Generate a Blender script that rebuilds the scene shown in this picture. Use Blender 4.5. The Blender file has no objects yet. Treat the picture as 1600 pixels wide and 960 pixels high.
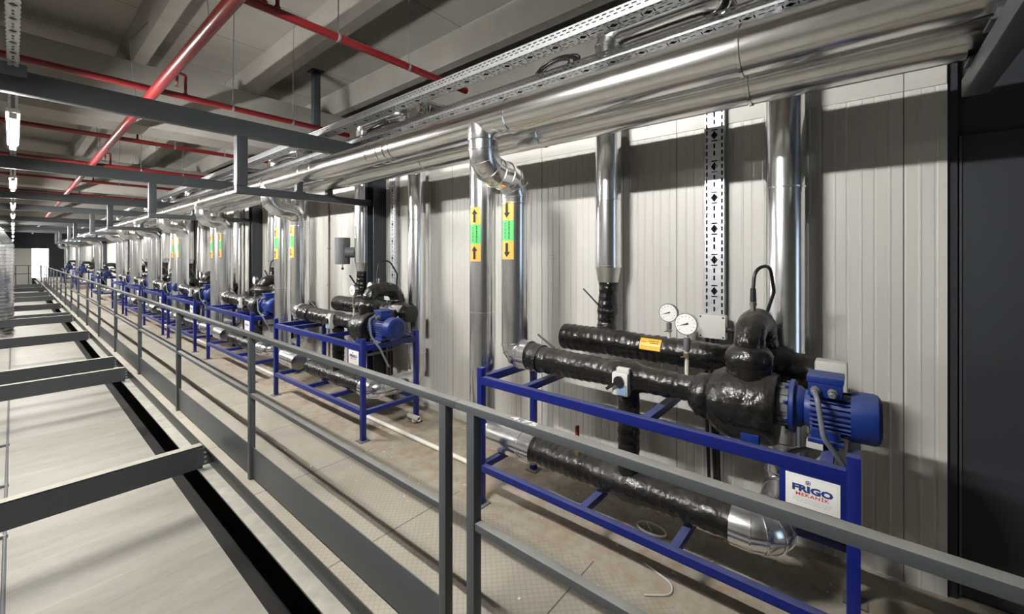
import bpy, bmesh, math, random
from mathutils import Vector, Matrix, noise

random.seed(7)
S = bpy.context.scene
COL = S.collection
E = 1.6                                    # eye height above the walkway
V = Vector
pi = math.pi

# ------------------------------------------------------------------ camera
cam = bpy.data.cameras.new('camera')
cam.sensor_fit = 'HORIZONTAL'
cam.sensor_width = 36.0
cam.lens = 36.0 * 652.0 / 1600.0
cam.shift_y = -80.0 / 1600.0
cam.clip_start = 0.02
cam_o = bpy.data.objects.new('camera', cam)
COL.objects.link(cam_o)
cam_o.location = (0, 0, E)
cam_o.rotation_euler = (pi / 2, 0, -math.radians(50.1))
S.camera = cam_o

# ------------------------------------------------------------------ world, exposure
w = bpy.data.worlds.new('world')
S.world = w
w.use_nodes = True
w.node_tree.nodes['Background'].inputs[0].default_value = (0.55, 0.62, 0.75, 1)
w.node_tree.nodes['Background'].inputs[1].default_value = 0.05
S.view_settings.view_transform = 'Standard'
S.view_settings.look = 'None'
S.view_settings.gamma = 1.0
S.view_settings.use_curve_mapping = False
S.view_settings.exposure = 0.42
S.cycles.caustics_reflective = False
S.cycles.caustics_refractive = False
LAMP = 640.0          # fluorescent tube emission
LAMP_NEAR = 1050.0    # the short bright tube over the camera
DAY = 9.0            # daylight openings
DAY_BACK = 1.4       # opening behind the camera
LAMP_Z = E + 1.22           # the lamp over the camera; those in view hang under the crossbeams
LAMPS = [(1.05, 1.75), (4.68, 6.1), (8.6, 10.0), (12.7, 14.1), (16.0, 17.4), (20.4, 21.8), (23.6, 25.0), (27.2, 28.6), (33.5, 34.9), (41.5, 42.9)]  # the last two are added to brighten the far end wall


# ------------------------------------------------------------------ materials
class NT:
    def __init__(s, name):
        s.m = bpy.data.materials.new(name)
        s.m.use_nodes = True
        s.t = s.m.node_tree
        s.n = s.t.nodes
        s.b = s.n['Principled BSDF']
        s.out = s.n['Material Output']

    def link(s, a, b):
        s.t.links.new(a, b)

    def set(s, sock, v):
        if hasattr(v, 'is_output'):
            s.link(v, sock)
        elif isinstance(v, (tuple, list)) and len(v) == 3 and sock.type == 'RGBA':
            sock.default_value = (*v, 1)
        else:
            sock.default_value = v

    def math(s, op, a, b=0.0, c=0.0):
        nd = s.n.new('ShaderNodeMath')
        nd.operation = op
        for i, v in enumerate((a, b, c)):
            s.set(nd.inputs[i], v)
        return nd.outputs[0]

    def coord(s, which='Object'):
        return s.n.new('ShaderNodeTexCoord').outputs[which]

    def world(s):
        return s.n.new('ShaderNodeNewGeometry').outputs['Position']

    def sep(s, v):
        nd = s.n.new('ShaderNodeSeparateXYZ')
        s.link(v, nd.inputs[0])
        return nd.outputs

    def normal_z(s):
        return s.sep(s.n.new('ShaderNodeNewGeometry').outputs['Normal'])[2]

    def scale(s, v, sc):
        nd = s.n.new('ShaderNodeMapping')
        s.link(v, nd.inputs[0])
        nd.inputs['Scale'].default_value = sc
        return nd.outputs[0]

    def noise(s, v, sc, det=4.0, rough=0.55):
        nd = s.n.new('ShaderNodeTexNoise')
        s.link(v, nd.inputs['Vector'])
        nd.inputs['Scale'].default_value = sc
        nd.inputs['Detail'].default_value = det
        nd.inputs['Roughness'].default_value = rough
        return nd.outputs['Fac']

    def ramp(s, f, a, b, lo=0.0, hi=1.0):
        nd = s.n.new('ShaderNodeMapRange')
        s.set(nd.inputs[0], f)
        nd.inputs[1].default_value = a
        nd.inputs[2].default_value = b
        nd.inputs[3].default_value = lo
        nd.inputs[4].default_value = hi
        return nd.outputs[0]

    def mix(s, f, a, b):
        nd = s.n.new('ShaderNodeMix')
        nd.data_type = 'RGBA'
        s.set(nd.inputs[0], f)
        s.set(nd.inputs[6], a)
        s.set(nd.inputs[7], b)
        return nd.outputs[2]

    def bump(s, h, st=0.3, dist=0.01):
        nd = s.n.new('ShaderNodeBump')
        nd.inputs['Strength'].default_value = st
        nd.inputs['Distance'].default_value = dist
        s.link(h, nd.inputs['Height'])
        s.link(nd.outputs[0], s.b.inputs['Normal'])

    def base(s, c, rough=0.5, metal=0.0):
        s.set(s.b.inputs['Base Color'], c)
        s.set(s.b.inputs['Roughness'], rough)
        s.set(s.b.inputs['Metallic'], metal)
        return s


M = {}


def plain(name, c, rough=0.5, metal=0.0):
    t = NT(name).base(c, rough, metal)
    M[name] = t.m
    return t


def painted(name, c, rough, dust_c, dust_amt, speck=0.0):
    """paint with settled dust and wear"""
    t = NT(name)
    p = t.world()
    n1 = t.noise(p, 9.0, 5.0)
    n2 = t.noise(p, 60.0, 3.0)
    up = t.ramp(t.normal_z(), 0.35, 0.95)
    d = t.math('MULTIPLY', up, t.ramp(n1, 0.2, 0.7, 0.55, 1.0))
    d = t.math('MULTIPLY', d, dust_amt)
    c2 = t.mix(t.ramp(n2, 0.4, 0.75, 0.0, 0.22), c, tuple(x * 0.6 for x in c))
    col = t.mix(d, c2, dust_c)
    r = t.math('ADD', t.math('MULTIPLY', d, 0.4), rough)
    t.base(col, r)
    t.bump(n2, 0.06, 0.004)
    M[name] = t.m


painted('steel_paint', (0.062, 0.069, 0.076), 0.42, (0.29, 0.28, 0.252), 0.6)
painted('channel_paint', (0.058, 0.064, 0.070), 0.45, (0.50, 0.475, 0.41), 0.95)
painted('steel_dark', (0.045, 0.052, 0.060), 0.45, (0.20, 0.19, 0.175), 0.5)
painted('blue_paint', (0.0012, 0.0085, 0.150), 0.36, (0.15, 0.165, 0.27), 0.55)
painted('motor_blue', (0.004, 0.022, 0.175), 0.42, (0.15, 0.18, 0.30), 0.5)
painted('red_paint', (0.17, 0.010, 0.011), 0.35, (0.24, 0.07, 0.06), 0.4)
plain('white_plastic', (0.62, 0.62, 0.58), 0.45)
plain('cream_plastic', (0.56, 0.55, 0.50), 0.5)
plain('grey_plastic', (0.13, 0.135, 0.145), 0.42)
plain('grey_cable', (0.16, 0.175, 0.19), 0.45)
plain('rubber', (0.012, 0.012, 0.013), 0.42)
plain('blue_cover', (0.22, 0.33, 0.45), 0.12)
plain('dial', (0.78, 0.78, 0.76), 0.35)
plain('ink', (0.015, 0.013, 0.012), 0.5)
plain('orange_label', (0.83, 0.44, 0.075), 0.4)
plain('green_label', (0.10, 0.56, 0.16), 0.4)
plain('yellow_label', (0.86, 0.50, 0.05), 0.4)
plain('sticker', (0.80, 0.80, 0.77), 0.4)
plain('logo_blue', (0.014, 0.035, 0.20), 0.5)
plain('logo_red', (0.60, 0.045, 0.035), 0.5)
plain('faint_ink', (0.38, 0.38, 0.38), 0.5)
plain('chrome', (0.62, 0.60, 0.56), 0.22, 1.0)
plain('brass', (0.52, 0.42, 0.26), 0.35, 1.0)
plain('bolt', (0.5, 0.5, 0.5), 0.3, 1.0)
plain('red_knob', (0.22, 0.01, 0.015), 0.4)
plain('pvc_white', (0.74, 0.72, 0.66), 0.35)
plain('black_gap', (0.010, 0.009, 0.008), 0.8)
plain('chalk', (0.75, 0.75, 0.75), 0.8)
plain('conduit', (0.33, 0.27, 0.22), 0.5)
plain('grey_wall', (0.38, 0.375, 0.36), 0.8)
plain('pale_wall', (0.60, 0.59, 0.55), 0.7)
plain('dark_wall', (0.026, 0.029, 0.036), 0.75)


def mk_alu(name, c, rough, st):
    t = NT(name)
    p = t.world()
    n1 = t.noise(p, 3.5, 4.0)
    n2 = t.noise(p, 22.0, 5.0)
    up = t.ramp(t.normal_z(), 0.4, 1.0)
    dust = t.math('MULTIPLY', up, t.ramp(n1, 0.3, 0.7, 0.12, 0.42))
    col = t.mix(t.ramp(n2, 0.35, 0.8, 0.0, 0.5), c, tuple(x * 0.82 for x in c))
    col = t.mix(dust, col, (0.40, 0.36, 0.31))
    r = t.math('ADD', t.ramp(n1, 0.25, 0.75, rough * 0.9, rough * 1.15), t.math('MULTIPLY', dust, 0.45))
    t.base(col, r, t.ramp(dust, 0.0, 0.6, 1.0, 0.75))
    t.bump(n1, st, 0.05)
    M[name] = t.m


mk_alu('aluminium', (0.87, 0.875, 0.88), 0.20, 0.012)
mk_alu('aluminium_main', (0.81, 0.805, 0.79), 0.18, 0.008)
mk_alu('aluminium_dull', (0.66, 0.65, 0.60), 0.36, 0.10)
mk_alu('spiral', (0.74, 0.75, 0.77), 0.20, 0.02)

t = NT('black_wrap')
p = t.world()
n1 = t.noise(p, 7.0, 4.0)
n2 = t.noise(p, 40.0, 4.0)
up = t.ramp(t.normal_z(), 0.15, 0.95)
d = t.math('MULTIPLY', up, t.ramp(n1, 0.3, 0.75, 0.1, 0.7))
t.base(t.mix(d, (0.0075, 0.0073, 0.007), (0.085, 0.076, 0.066)), t.math('ADD', t.math('MULTIPLY', d, 0.6), 0.19))
n3 = t.noise(t.scale(p, (1.0, 1.6, 1.0)), 16.0, 2.0, 0.4)
t.bump(t.math('ADD', t.math('MULTIPLY', n2, 0.35), n3), 0.55, 0.02)
M['black_wrap'] = t.m

# concrete ceiling with plank joints
t = NT('concrete')
p = t.world()
x, y, z = t.sep(p)
n1 = t.noise(p, 1.3, 6.0)
n2 = t.noise(p, 30.0, 3.0)
f = t.math('FRACT', t.math('DIVIDE', y, 1.25))
jt = t.math('MULTIPLY', t.math('LESS_THAN', f, 0.011), t.math('GREATER_THAN', z, E + 2.76))
c = t.mix(t.ramp(n1, 0.3, 0.75), (0.40, 0.38, 0.345), (0.31, 0.293, 0.265))
c = t.mix(t.math('MULTIPLY', jt, 0.65), c, (0.10, 0.095, 0.09))
t.base(c, 0.85)
t.bump(n2, 0.15, 0.01)
M['concrete'] = t.m

# sandwich panel wall
t = NT('wall_panel')
p = t.world()
x, y, z = t.sep(p)
f = t.math('FRACT', t.math('DIVIDE', t.math('ADD', y, 0.163 + 109.0), 1.09))
jt = t.math('LESS_THAN', f, 0.0046)
n1 = t.noise(t.scale(p, (1, 1, 0.25)), 3.0, 4.0)
c = t.mix(t.ramp(n1, 0.3, 0.75), (0.635, 0.62, 0.58), (0.575, 0.56, 0.525))
c = t.mix(t.math('MULTIPLY', jt, 0.8), c, (0.11, 0.10, 0.09))
t.base(c, 0.42)
M['wall_panel'] = t.m

# walkway plate: chequer pattern, rust and dirt
t = NT('walkway')
p = t.world()
x, y, z = t.sep(p)
n1 = t.noise(p, 1.6, 6.0, 0.6)
n2 = t.noise(p, 9.0, 6.0, 0.65)
n3 = t.noise(p, 90.0, 3.0)
a = t.math('FRACT', t.math('MULTIPLY', t.math('ADD', t.math('ADD', x, y), 50.0), 26.0))
b = t.math('FRACT', t.math('MULTIPLY', t.math('ADD', t.math('SUBTRACT', x, y), 90.0), 26.0))
dia = t.math('MAXIMUM', t.math('LESS_THAN', a, 0.14), t.math('LESS_THAN', b, 0.14))
plate = t.math('MULTIPLY', dia, t.math('LESS_THAN', x, 1.93))
c = t.mix(t.ramp(n1, 0.3, 0.7), (0.45, 0.415, 0.345), (0.33, 0.305, 0.255))
rust = t.math('MULTIPLY', t.ramp(n2, 0.40, 0.66), t.ramp(x, 1.75, 2.02, 0.08, 0.75))
c = t.mix(rust, c, (0.30, 0.195, 0.11))
c = t.mix(t.math('MULTIPLY', plate, 0.32), c, (0.17, 0.155, 0.135))
f = t.math('FRACT', t.math('DIVIDE', t.math('ADD', y, 20.35), 1.02))
jt = t.math('MULTIPLY', t.math('LESS_THAN', f, 0.007), t.math('LESS_THAN', x, 1.95))
c = t.mix(t.math('MULTIPLY', jt, 0.8), c, (0.06, 0.055, 0.05))
t.base(c, 0.7)
t.bump(t.math('ADD', t.math('MULTIPLY', plate, 0.6), n3), 0.25, 0.004)
M['walkway'] = t.m

# pale sheet floor seen between the channels
t = NT('lower_floor')
p = t.world()
x, y, z = t.sep(p)
st = t.noise(t.scale(p, (1.3, 4.5, 1.0)), 1.3, 8.0, 0.72)
st2 = t.noise(t.scale(p, (3.2, 22.0, 1.0)), 1.0, 5.0, 0.7)
n3 = t.noise(p, 70.0, 3.0)
c = t.mix(t.ramp(st, 0.32, 0.68), (0.36, 0.343, 0.302), (0.275, 0.258, 0.222))
c = t.mix(t.ramp(st2, 0.655, 0.74, 0.0, 0.7), c, (0.17, 0.15, 0.13))
f = t.math('FRACT', t.math('DIVIDE', t.math('ADD', y, 40.2), 0.62))
c = t.mix(t.math('MULTIPLY', t.math('LESS_THAN', f, 0.006), 0.45), c, (0.50, 0.475, 0.42))
t.base(c, 0.58)
t.bump(n3, 0.12, 0.004)
M['lower_floor'] = t.m


# galvanised perforated tray: slots cut by transparency, laid out in the tray's own coordinates
def mk_tray(name, w, c, rough, MIDROWS=1.0):
    t = NT(name)
    p = t.coord('Object')
    x, y, z = t.sep(p)
    nz = t.math('ABSOLUTE', t.sep(t.coord('Normal'))[2])
    isb = t.math('GREATER_THAN', nz, 0.6)
    y = t.math('ADD', y, 100.0)
    fy = t.math('FRACT', t.math('DIVIDE', y, 0.042))
    dash = t.math('LESS_THAN', fy, 0.62)
    ax = t.math('ABSOLUTE', x)
    edge = t.math('LESS_THAN', t.math('ABSOLUTE', t.math('SUBTRACT', ax, w * 0.39)), 0.0048)
    mid = t.math('LESS_THAN', t.math('ABSOLUTE', t.math('SUBTRACT', ax, w * 0.24)), 0.0030)
    dash2 = t.math('LESS_THAN', t.math('FRACT', t.math('DIVIDE', y, 0.063)), 0.55)
    e = t.math('MAXIMUM', t.math('MULTIPLY', edge, dash), t.math('MULTIPLY', t.math('MULTIPLY', mid, dash2), MIDROWS))
    q = t.math('MULTIPLY', t.math('FRACT', t.math('DIVIDE', y, 0.19)), 0.19)
    # long slots, cross slot, diamond
    cx = t.math('LESS_THAN', ax, 0.0052)
    s1 = t.math('MULTIPLY', cx, t.math('LESS_THAN', t.math('ABSOLUTE', t.math('SUBTRACT', q, 0.025)), 0.014))
    s2 = t.math('MULTIPLY', cx, t.math('LESS_THAN', t.math('ABSOLUTE', t.math('SUBTRACT', q, 0.070)), 0.014))
    s3 = t.math('MULTIPLY', t.math('LESS_THAN', ax, 0.017), t.math('LESS_THAN', t.math('ABSOLUTE', t.math('SUBTRACT', q, 0.102)), 0.0036))
    s4 = t.math('LESS_THAN', t.math('ADD', ax, t.math('MULTIPLY', t.math('ABSOLUTE', t.math('SUBTRACT', q, 0.135)), 0.75)), 0.020)
    s5 = t.math('MULTIPLY', t.math('LESS_THAN', ax, 0.017), t.math('LESS_THAN', t.math('ABSOLUTE', t.math('SUBTRACT', q, 0.168)), 0.0036))
    bot = t.math('MAXIMUM', t.math('MAXIMUM', e, s1), t.math('MAXIMUM', s2, t.math('MAXIMUM', s3, t.math('MAXIMUM', s4, s5))))
    side = t.math('MULTIPLY', t.math('LESS_THAN', t.math('ABSOLUTE', t.math('SUBTRACT', z, 0.046)), 0.0036), dash)
    side2 = t.math('MULTIPLY', t.math('LESS_THAN', t.math('ABSOLUTE', t.math('SUBTRACT', z, 0.028)), 0.0030), t.math('GREATER_THAN', fy, 0.45))
    side = t.math('MAXIMUM', side, side2)
    hole = t.math('ADD', t.math('MULTIPLY', bot, isb), t.math('MULTIPLY', side, t.math('SUBTRACT', 1.0, isb)))
    n1 = t.noise(p, 30.0, 3.0)
    t.base(t.mix(t.ramp(n1, 0.3, 0.7), c, tuple(v * 0.8 for v in c)), rough, 0.75)
    tr = t.n.new('ShaderNodeBsdfTransparent')
    mx = t.n.new('ShaderNodeMixShader')
    t.link(hole, mx.inputs[0])
    t.link(t.b.outputs[0], mx.inputs[1])
    t.link(tr.outputs[0], mx.inputs[2])
    t.link(mx.outputs[0], t.out.inputs[0])
    M[name] = t.m


mk_tray('galvanised', 0.11, (0.62, 0.64, 0.66), 0.42)
mk_tray('galvanised_wall', 0.11, (0.58, 0.60, 0.63), 0.45, 0.0)


def mk_emit(name, c, s):
    t = NT(name)
    e = t.n.new('ShaderNodeEmission')
    e.inputs[0].default_value = (*c, 1)
    e.inputs[1].default_value = s
    t.link(e.outputs[0], t.out.inputs[0])
    M[name] = t.m


mk_emit('tube_light', (1.0, 0.98, 0.945), LAMP)
mk_emit('tube_light_near', (1.0, 0.98, 0.945), LAMP_NEAR)
mk_emit('daylight', (0.80, 0.91, 1.0), DAY)
mk_emit('daylight_back', (0.62, 0.78, 1.0), DAY_BACK)


# ------------------------------------------------------------------ geometry helpers
class MB:
    def __init__(s):
        s.bm = bmesh.new()

    def box(s, x0, x1, y0, y1, z0, z1, bev=0.0):
        vs = [s.bm.verts.new((x, y, z)) for x in (x0, x1) for y in (y0, y1) for z in (z0, z1)]
        fs = [(0, 1, 3, 2), (4, 6, 7, 5), (0, 4, 5, 1), (2, 3, 7, 6), (0, 2, 6, 4), (1, 5, 7, 3)]
        faces = [s.bm.faces.new([vs[i] for i in f]) for f in fs]
        if bev > 0:
            ed = list({e for f in faces for e in f.edges})
            bmesh.ops.bevel(s.bm, geom=ed, offset=bev, segments=2, profile=0.6, affect='EDGES')
        return s

    def bar(s, a, b, w, h, up=(0, 0, 1)):
        a, b = V(a), V(b)
        d = (b - a).normalized()
        u = V(up)
        r = d.cross(u).normalized()
        u = r.cross(d)
        q = [(-w / 2, -h / 2), (w / 2, -h / 2), (w / 2, h / 2), (-w / 2, h / 2)]
        A = [s.bm.verts.new(a + r * i + u * j) for i, j in q]
        B = [s.bm.verts.new(b + r * i + u * j) for i, j in q]
        for i in range(4):
            s.bm.faces.new([A[i], A[(i + 1) % 4], B[(i + 1) % 4], B[i]])
        s.bm.faces.new(A[::-1])
        s.bm.faces.new(B)
        return s

    def sweep(s, pts, rad, n=24, cap=True, wob=0.0, seed=0.0):
        pts = [V(q) for q in pts]
        k = len(pts)
        if not isinstance(rad, (list, tuple)):
            rad = [rad] * k
        tang = []
        for i in range(k):
            a = pts[max(i - 1, 0)]
            b = pts[min(i + 1, k - 1)]
            t1 = (pts[i] - a).normalized() if i > 0 else V()
            t2 = (b - pts[i]).normalized() if i < k - 1 else V()
            tang.append((t1 + t2).normalized())
        u = tang[0].orthogonal().normalized()
        rings = []
        for i in range(k):
            if i:
                q = tang[i - 1].rotation_difference(tang[i])
                u = q @ u
            u = (u - tang[i] * u.dot(tang[i])).normalized()
            v = tang[i].cross(u)
            ring = []
            for j in range(n):
                a = 2 * pi * j / n
                dr = u * math.cos(a) + v * math.sin(a)
                r = rad[i]
                if wob:
                    q = pts[i] + dr * r
                    r *= 1 + wob * noise.noise(q * 11.0 + V((seed, 0, 0))) + 0.5 * wob * noise.noise(q * 31.0)
                ring.append(s.bm.verts.new(pts[i] + dr * r))
            rings.append(ring)
        for i in range(k - 1):
            for j in range(n):
                s.bm.faces.new([rings[i][j], rings[i][(j + 1) % n], rings[i + 1][(j + 1) % n], rings[i + 1][j]])
        if cap:
            s.bm.faces.new(rings[0][::-1])
            s.bm.faces.new(rings[-1])
        return s

    def band(s, c, d, r, w=0.010, h=0.004, n=32):
        c, d = V(c), V(d).normalized()
        prof = [(-w / 2, 0.0), (-w / 3, h), (w / 3, h), (w / 2, 0.0)]
        return s.sweep([c + d * a for a, _ in prof], [r + b for _, b in prof], n, cap=False)

    def lathe(s, o, d, prof, n=32, cap=True, wob=0.0, seed=0.0):
        o, d = V(o), V(d).normalized()
        prof = [(a + i * 2e-5, b) for i, (a, b) in enumerate(prof)]
        return s.sweep([o + d * a for a, _ in prof], [max(b, 1e-4) for _, b in prof], n, cap, wob, seed)

    def poly(s, pts):
        s.bm.faces.new([s.bm.verts.new(q) for q in pts])
        return s

    def ball(s, c, r, n=12):
        bmesh.ops.create_uvsphere(s.bm, u_segments=n, v_segments=n // 2 + 2, radius=r, matrix=Matrix.Translation(c))
        return s

    def build(s, name, mat, parent=None, loc=None, angle=28):
        me = bpy.data.meshes.new(name)
        if parent is None:
            off = V(loc) if loc is not None else V((0, 0, 0))
        else:
            off = wloc(parent) + (V(loc) if loc is not None else V())
        bmesh.ops.recalc_face_normals(s.bm, faces=s.bm.faces)
        bmesh.ops.translate(s.bm, verts=s.bm.verts, vec=-off)
        s.bm.to_mesh(me)
        s.bm.free()
        me.polygons.foreach_set('use_smooth', [True] * len(me.polygons))
        me.set_sharp_from_angle(angle=math.radians(angle))
        me.materials.append(M[mat] if isinstance(mat, str) else mat)
        o = bpy.data.objects.new(name, me)
        COL.objects.link(o)
        if parent is None:
            o.location = off
        else:
            o.parent = parent
            if loc is not None:
                o.location = loc
        return o


def wloc(o):
    p = V(o.location)
    while o.parent:
        o = o.parent
        p = p + V(o.location)
    return p


def tag(o, label, cat, group=None, kind=None):
    o['label'] = label
    o['category'] = cat
    if group:
        o['group'] = group
    if kind:
        o['kind'] = kind
    return o


def thing(name, label, cat, loc, group=None):
    o = bpy.data.objects.new(name, None)
    o.empty_display_size = 0.1
    COL.objects.link(o)
    o.location = loc
    return tag(o, label, cat, group)


def struct(o):
    o['kind'] = 'structure'
    return o


def arc(pts, R, k):
    """round the corners of a polyline with k-step arcs of radius R"""
    pts = [V(q) for q in pts]
    out = [pts[0]]
    for i in range(1, len(pts) - 1):
        a = (pts[i - 1] - pts[i])
        b = (pts[i + 1] - pts[i])
        rr = R[i - 1] if isinstance(R, (list, tuple)) else R
        la, lb = a.length, b.length
        a.normalize()
        b.normalize()
        ang = a.angle(b)
        if ang > pi - 0.02:
            out.append(pts[i])
            continue
        tl = min(rr / math.tan(ang / 2), la * 0.495, lb * 0.495)
        r2 = tl * math.tan(ang / 2)
        bis = (a + b).normalized()
        c = pts[i] + bis * (r2 / math.sin(ang / 2))
        p0 = pts[i] + a * tl
        p1 = pts[i] + b * tl
        v0, v1 = p0 - c, p1 - c
        tot = v0.angle(v1)
        ax = v0.cross(v1).normalized()
        for j in range(k + 1):
            out.append(c + Matrix.Rotation(tot * j / k, 3, ax) @ v0)
    out.append(pts[-1])
    return out


def resample(pts, step):
    pts = [V(q) for q in pts]
    out = [pts[0]]
    for a, b in zip(pts, pts[1:]):
        n = max(1, int((b - a).length / step + 0.5))
        for j in range(1, n + 1):
            out.append(a.lerp(b, j / n))
    return out


def wrapped(mb, pts, r, step=0.012, n=28, seed=0.0, r2=None, wob=0.035):
    """taped insulation: overlapping tape turns give a stepped, lumpy radius"""
    q = resample(pts, step)
    k = len(q)
    rad = []
    for i in range(k):
        f = i / max(1, k - 1)
        rr = r if r2 is None else r + (r2 - r) * f
        rr *= 1 + (0.0, 0.02, 0.045, -0.012)[i % 4] + 0.06 * noise.noise(V((i * 0.13, seed, 0.3)))
        rad.append(rr)
    return mb.sweep(q, rad, n, True, wob, seed)


def text_mesh(body, size, bold=0.0, align='CENTER', sx=1.0, res=2, sp=1.0):
    cu = bpy.data.curves.new('txt', 'FONT')
    cu.body = body
    cu.size = size
    cu.offset = bold
    cu.space_character = sp
    cu.align_x = align
    cu.resolution_u = res
    o = bpy.data.objects.new('txt', cu)
    COL.objects.link(o)
    bpy.context.view_layer.update()
    me = bpy.data.meshes.new_from_object(o)
    vs = [(v.co.x * sx, v.co.y) for v in me.vertices]
    fs = [list(q.vertices) for q in me.polygons]
    bpy.data.objects.remove(o)
    bpy.data.curves.remove(cu)
    bpy.data.meshes.remove(me)
    return vs, fs


def flat_obj(name, vs, fs, fn, mat, parent, loc=None):
    """map a flat outline (x, y) through fn and link it under parent"""
    off = wloc(parent)
    me = bpy.data.meshes.new(name)
    me.from_pydata([tuple(V(fn(x, y)) - off) for x, y in vs], [], fs)
    me.materials.append(M[mat])
    o = bpy.data.objects.new(name, me)
    COL.objects.link(o)
    o.parent = parent
    return o


def copy_tree(o, parent=None, dy=0.0, skip=()):
    c = o.copy()
    COL.objects.link(c)
    if parent is None:
        c.location = (o.location.x, o.location.y + dy, o.location.z)
    else:
        c.parent = parent
    for ch in o.children:
        if ch.name.split('.')[0] not in skip:
            copy_tree(ch, c)
    return c


# ------------------------------------------------------------------ the setting
WX = 2.80          # cold-room wall
m = MB()
m.box(1.037, 2.9, -3.5, 47.0, -0.006, 0.0)
struct(m.build('floor', 'walkway'))
m = MB()
m.box(-6.0, 0.985, -3.5, 47.0, -0.62, -0.55)
struct(m.build('floor_lower', 'lower_floor'))
m = MB()
m.box(-6.0, 9.0, -6.0, 48.0, -1.0, -0.9)
struct(m.build('floor_pit', 'black_gap'))
m = MB()
q = [(-0.31, 0.0)]
k = 0
while True:
    yg = -0.31 + 0.03 + 0.109 * k
    if yg > 47.8:
        break
    q += [(yg, 0.0), (yg + 0.004, 0.0020), (yg + 0.010, 0.0020), (yg + 0.014, 0.0)]
    q += [(yg + 0.0545, 0.0), (yg + 0.0585, -0.0022), (yg + 0.0645, -0.0022), (yg + 0.0685, 0.0)]
    k += 1
q.append((48.0, 0.0))
A = [m.bm.verts.new((WX + b, a, -0.3)) for a, b in q]
B = [m.bm.verts.new((WX + b, a, E + 1.22)) for a, b in q]
for i in range(len(q) - 1):
    m.bm.faces.new([A[i], A[i + 1], B[i + 1], B[i]])
C = [m.bm.verts.new(c_) for c_ in ((WX + 0.12, -0.31, -0.3), (WX + 0.12, 48.0, -0.3), (WX + 0.12, 48.0, E + 1.22), (WX + 0.12, -0.31, E + 1.22))]
m.bm.faces.new(C)
m.bm.faces.new([A[0], B[0], C[3], C[0]])
m.bm.faces.new([A[-1], C[1], C[2], B[-1]])
m.bm.faces.new(B + [C[2], C[3]])
struct(m.build('wall_right', 'wall_panel', angle=12))
m = MB()
m.box(WX - 0.006, WX + 0.001, -0.308, 48.0, E + 0.805, E + 1.22, 0.002)
struct(m.build('trim_2', 'wall_panel'))
m = MB()
m.box(WX + 0.02, WX + 0.14, -0.345, -0.312, -0.2, E + 1.22)
struct(m.build('trim_1', 'dark_wall'))
m = MB()
m.box(WX + 0.06, WX + 0.16, -6.0, -0.347, -0.2, E + 1.25)
struct(m.build('wall_right_dark', 'dark_wall'))
m = MB()
m.box(WX + 0.035, WX + 0.059, -1.9, -0.35, 0.02, E + 0.56, 0.002)
d1 = struct(m.build('door_1', 'dark_wall'))
m = MB()
m.box(WX + 0.028, WX + 0.035, -0.360, -0.352, 0.02, E + 0.56)
m.build('edge_trim', 'steel_paint', d1)
m = MB()
m.box(-6.1, -6.0, -6.0, 48.0, -1.9, E + 2.9)
struct(m.build('wall_left', 'grey_wall'))
m = MB()
m.box(9.0, 9.1, -6.0, 48.0, -1.9, E + 2.9)
struct(m.build('wall_beyond', 'grey_wall'))
# back wall with a daylight opening behind the camera
m = MB()
m.box(-6.0, 0.9, -6.1, -6.0, -1.9, E + 2.9)
m.box(2.5, 9.0, -6.1, -6.0, -1.9, E + 2.9)
m.box(0.9, 2.5, -6.1, -6.0, -1.9, 0.0)
m.box(0.9, 2.5, -6.1, -6.0, 2.9, E + 2.9)
struct(m.build('wall_back', 'grey_wall'))
m = MB()
m.box(0.9, 2.5, -6.13, -6.11, 0.0, 2.9)
struct(m.build('window_2', 'daylight_back'))
# far end wall with the bright doorway
m = MB()
m.box(-6.0, 0.90, 47.0, 47.1, -1.9, E + 0.55)
struct(m.build('wall_end', 'pale_wall'))
m = MB()
m.box(-6.0, 9.0, 47.0, 47.1, E + 0.55, E + 2.9)
m.box(1.72, 9.0, 47.0, 47.1, -1.9, E + 0.55)
m.box(0.90, 1.72, 47.0, 47.1, -1.9, -0.01)
struct(m.build('wall_end_dark', 'dark_wall'))
m = MB()
m.box(0.90, 1.72, 47.06, 47.09, -0.01, E + 0.55)
w1 = struct(m.build('window_1', 'daylight'))
m = MB()
m.box(1.30, 1.34, 47.0, 47.05, -0.01, E + 0.55)
m.box(0.90, 1.72, 47.0, 47.05, 1.0, 1.05)
m.build('window_frame', 'steel_paint', w1)

# ceiling: slab with tapering ribs, carried by deep girders
RZ = E + 2.45
SZ = E + 2.80
m = MB()
m.box(-6.0, 9.0, -6.0, 48.0, SZ, SZ + 0.12)
for x in [-4.17 + 1.3 * i for i in range(10)]:
    q = [(x - 0.065, RZ), (x + 0.065, RZ), (x + 0.115, SZ - 0.02), (x + 0.115, SZ + 0.01), (x - 0.115, SZ + 0.01), (x - 0.115, SZ - 0.02)]
    A = [m.bm.verts.new((a, -6.0, b)) for a, b in q]
    B = [m.bm.verts.new((a, 48.0, b)) for a, b in q]
    for i in range(6):
        m.bm.faces.new([A[i], A[(i + 1) % 6], B[(i + 1) % 6], B[i]])
struct(m.build('ceiling', 'concrete', angle=5))
for gy in (7.05, 14.9, 22.7, 30.5, 38.3):
    m = MB()
    m.box(-6.0, 9.0, gy, gy + 0.55, E + 1.66, RZ + 0.01, 0.012)
    struct(m.build('ceiling_beam', 'concrete'))

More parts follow.
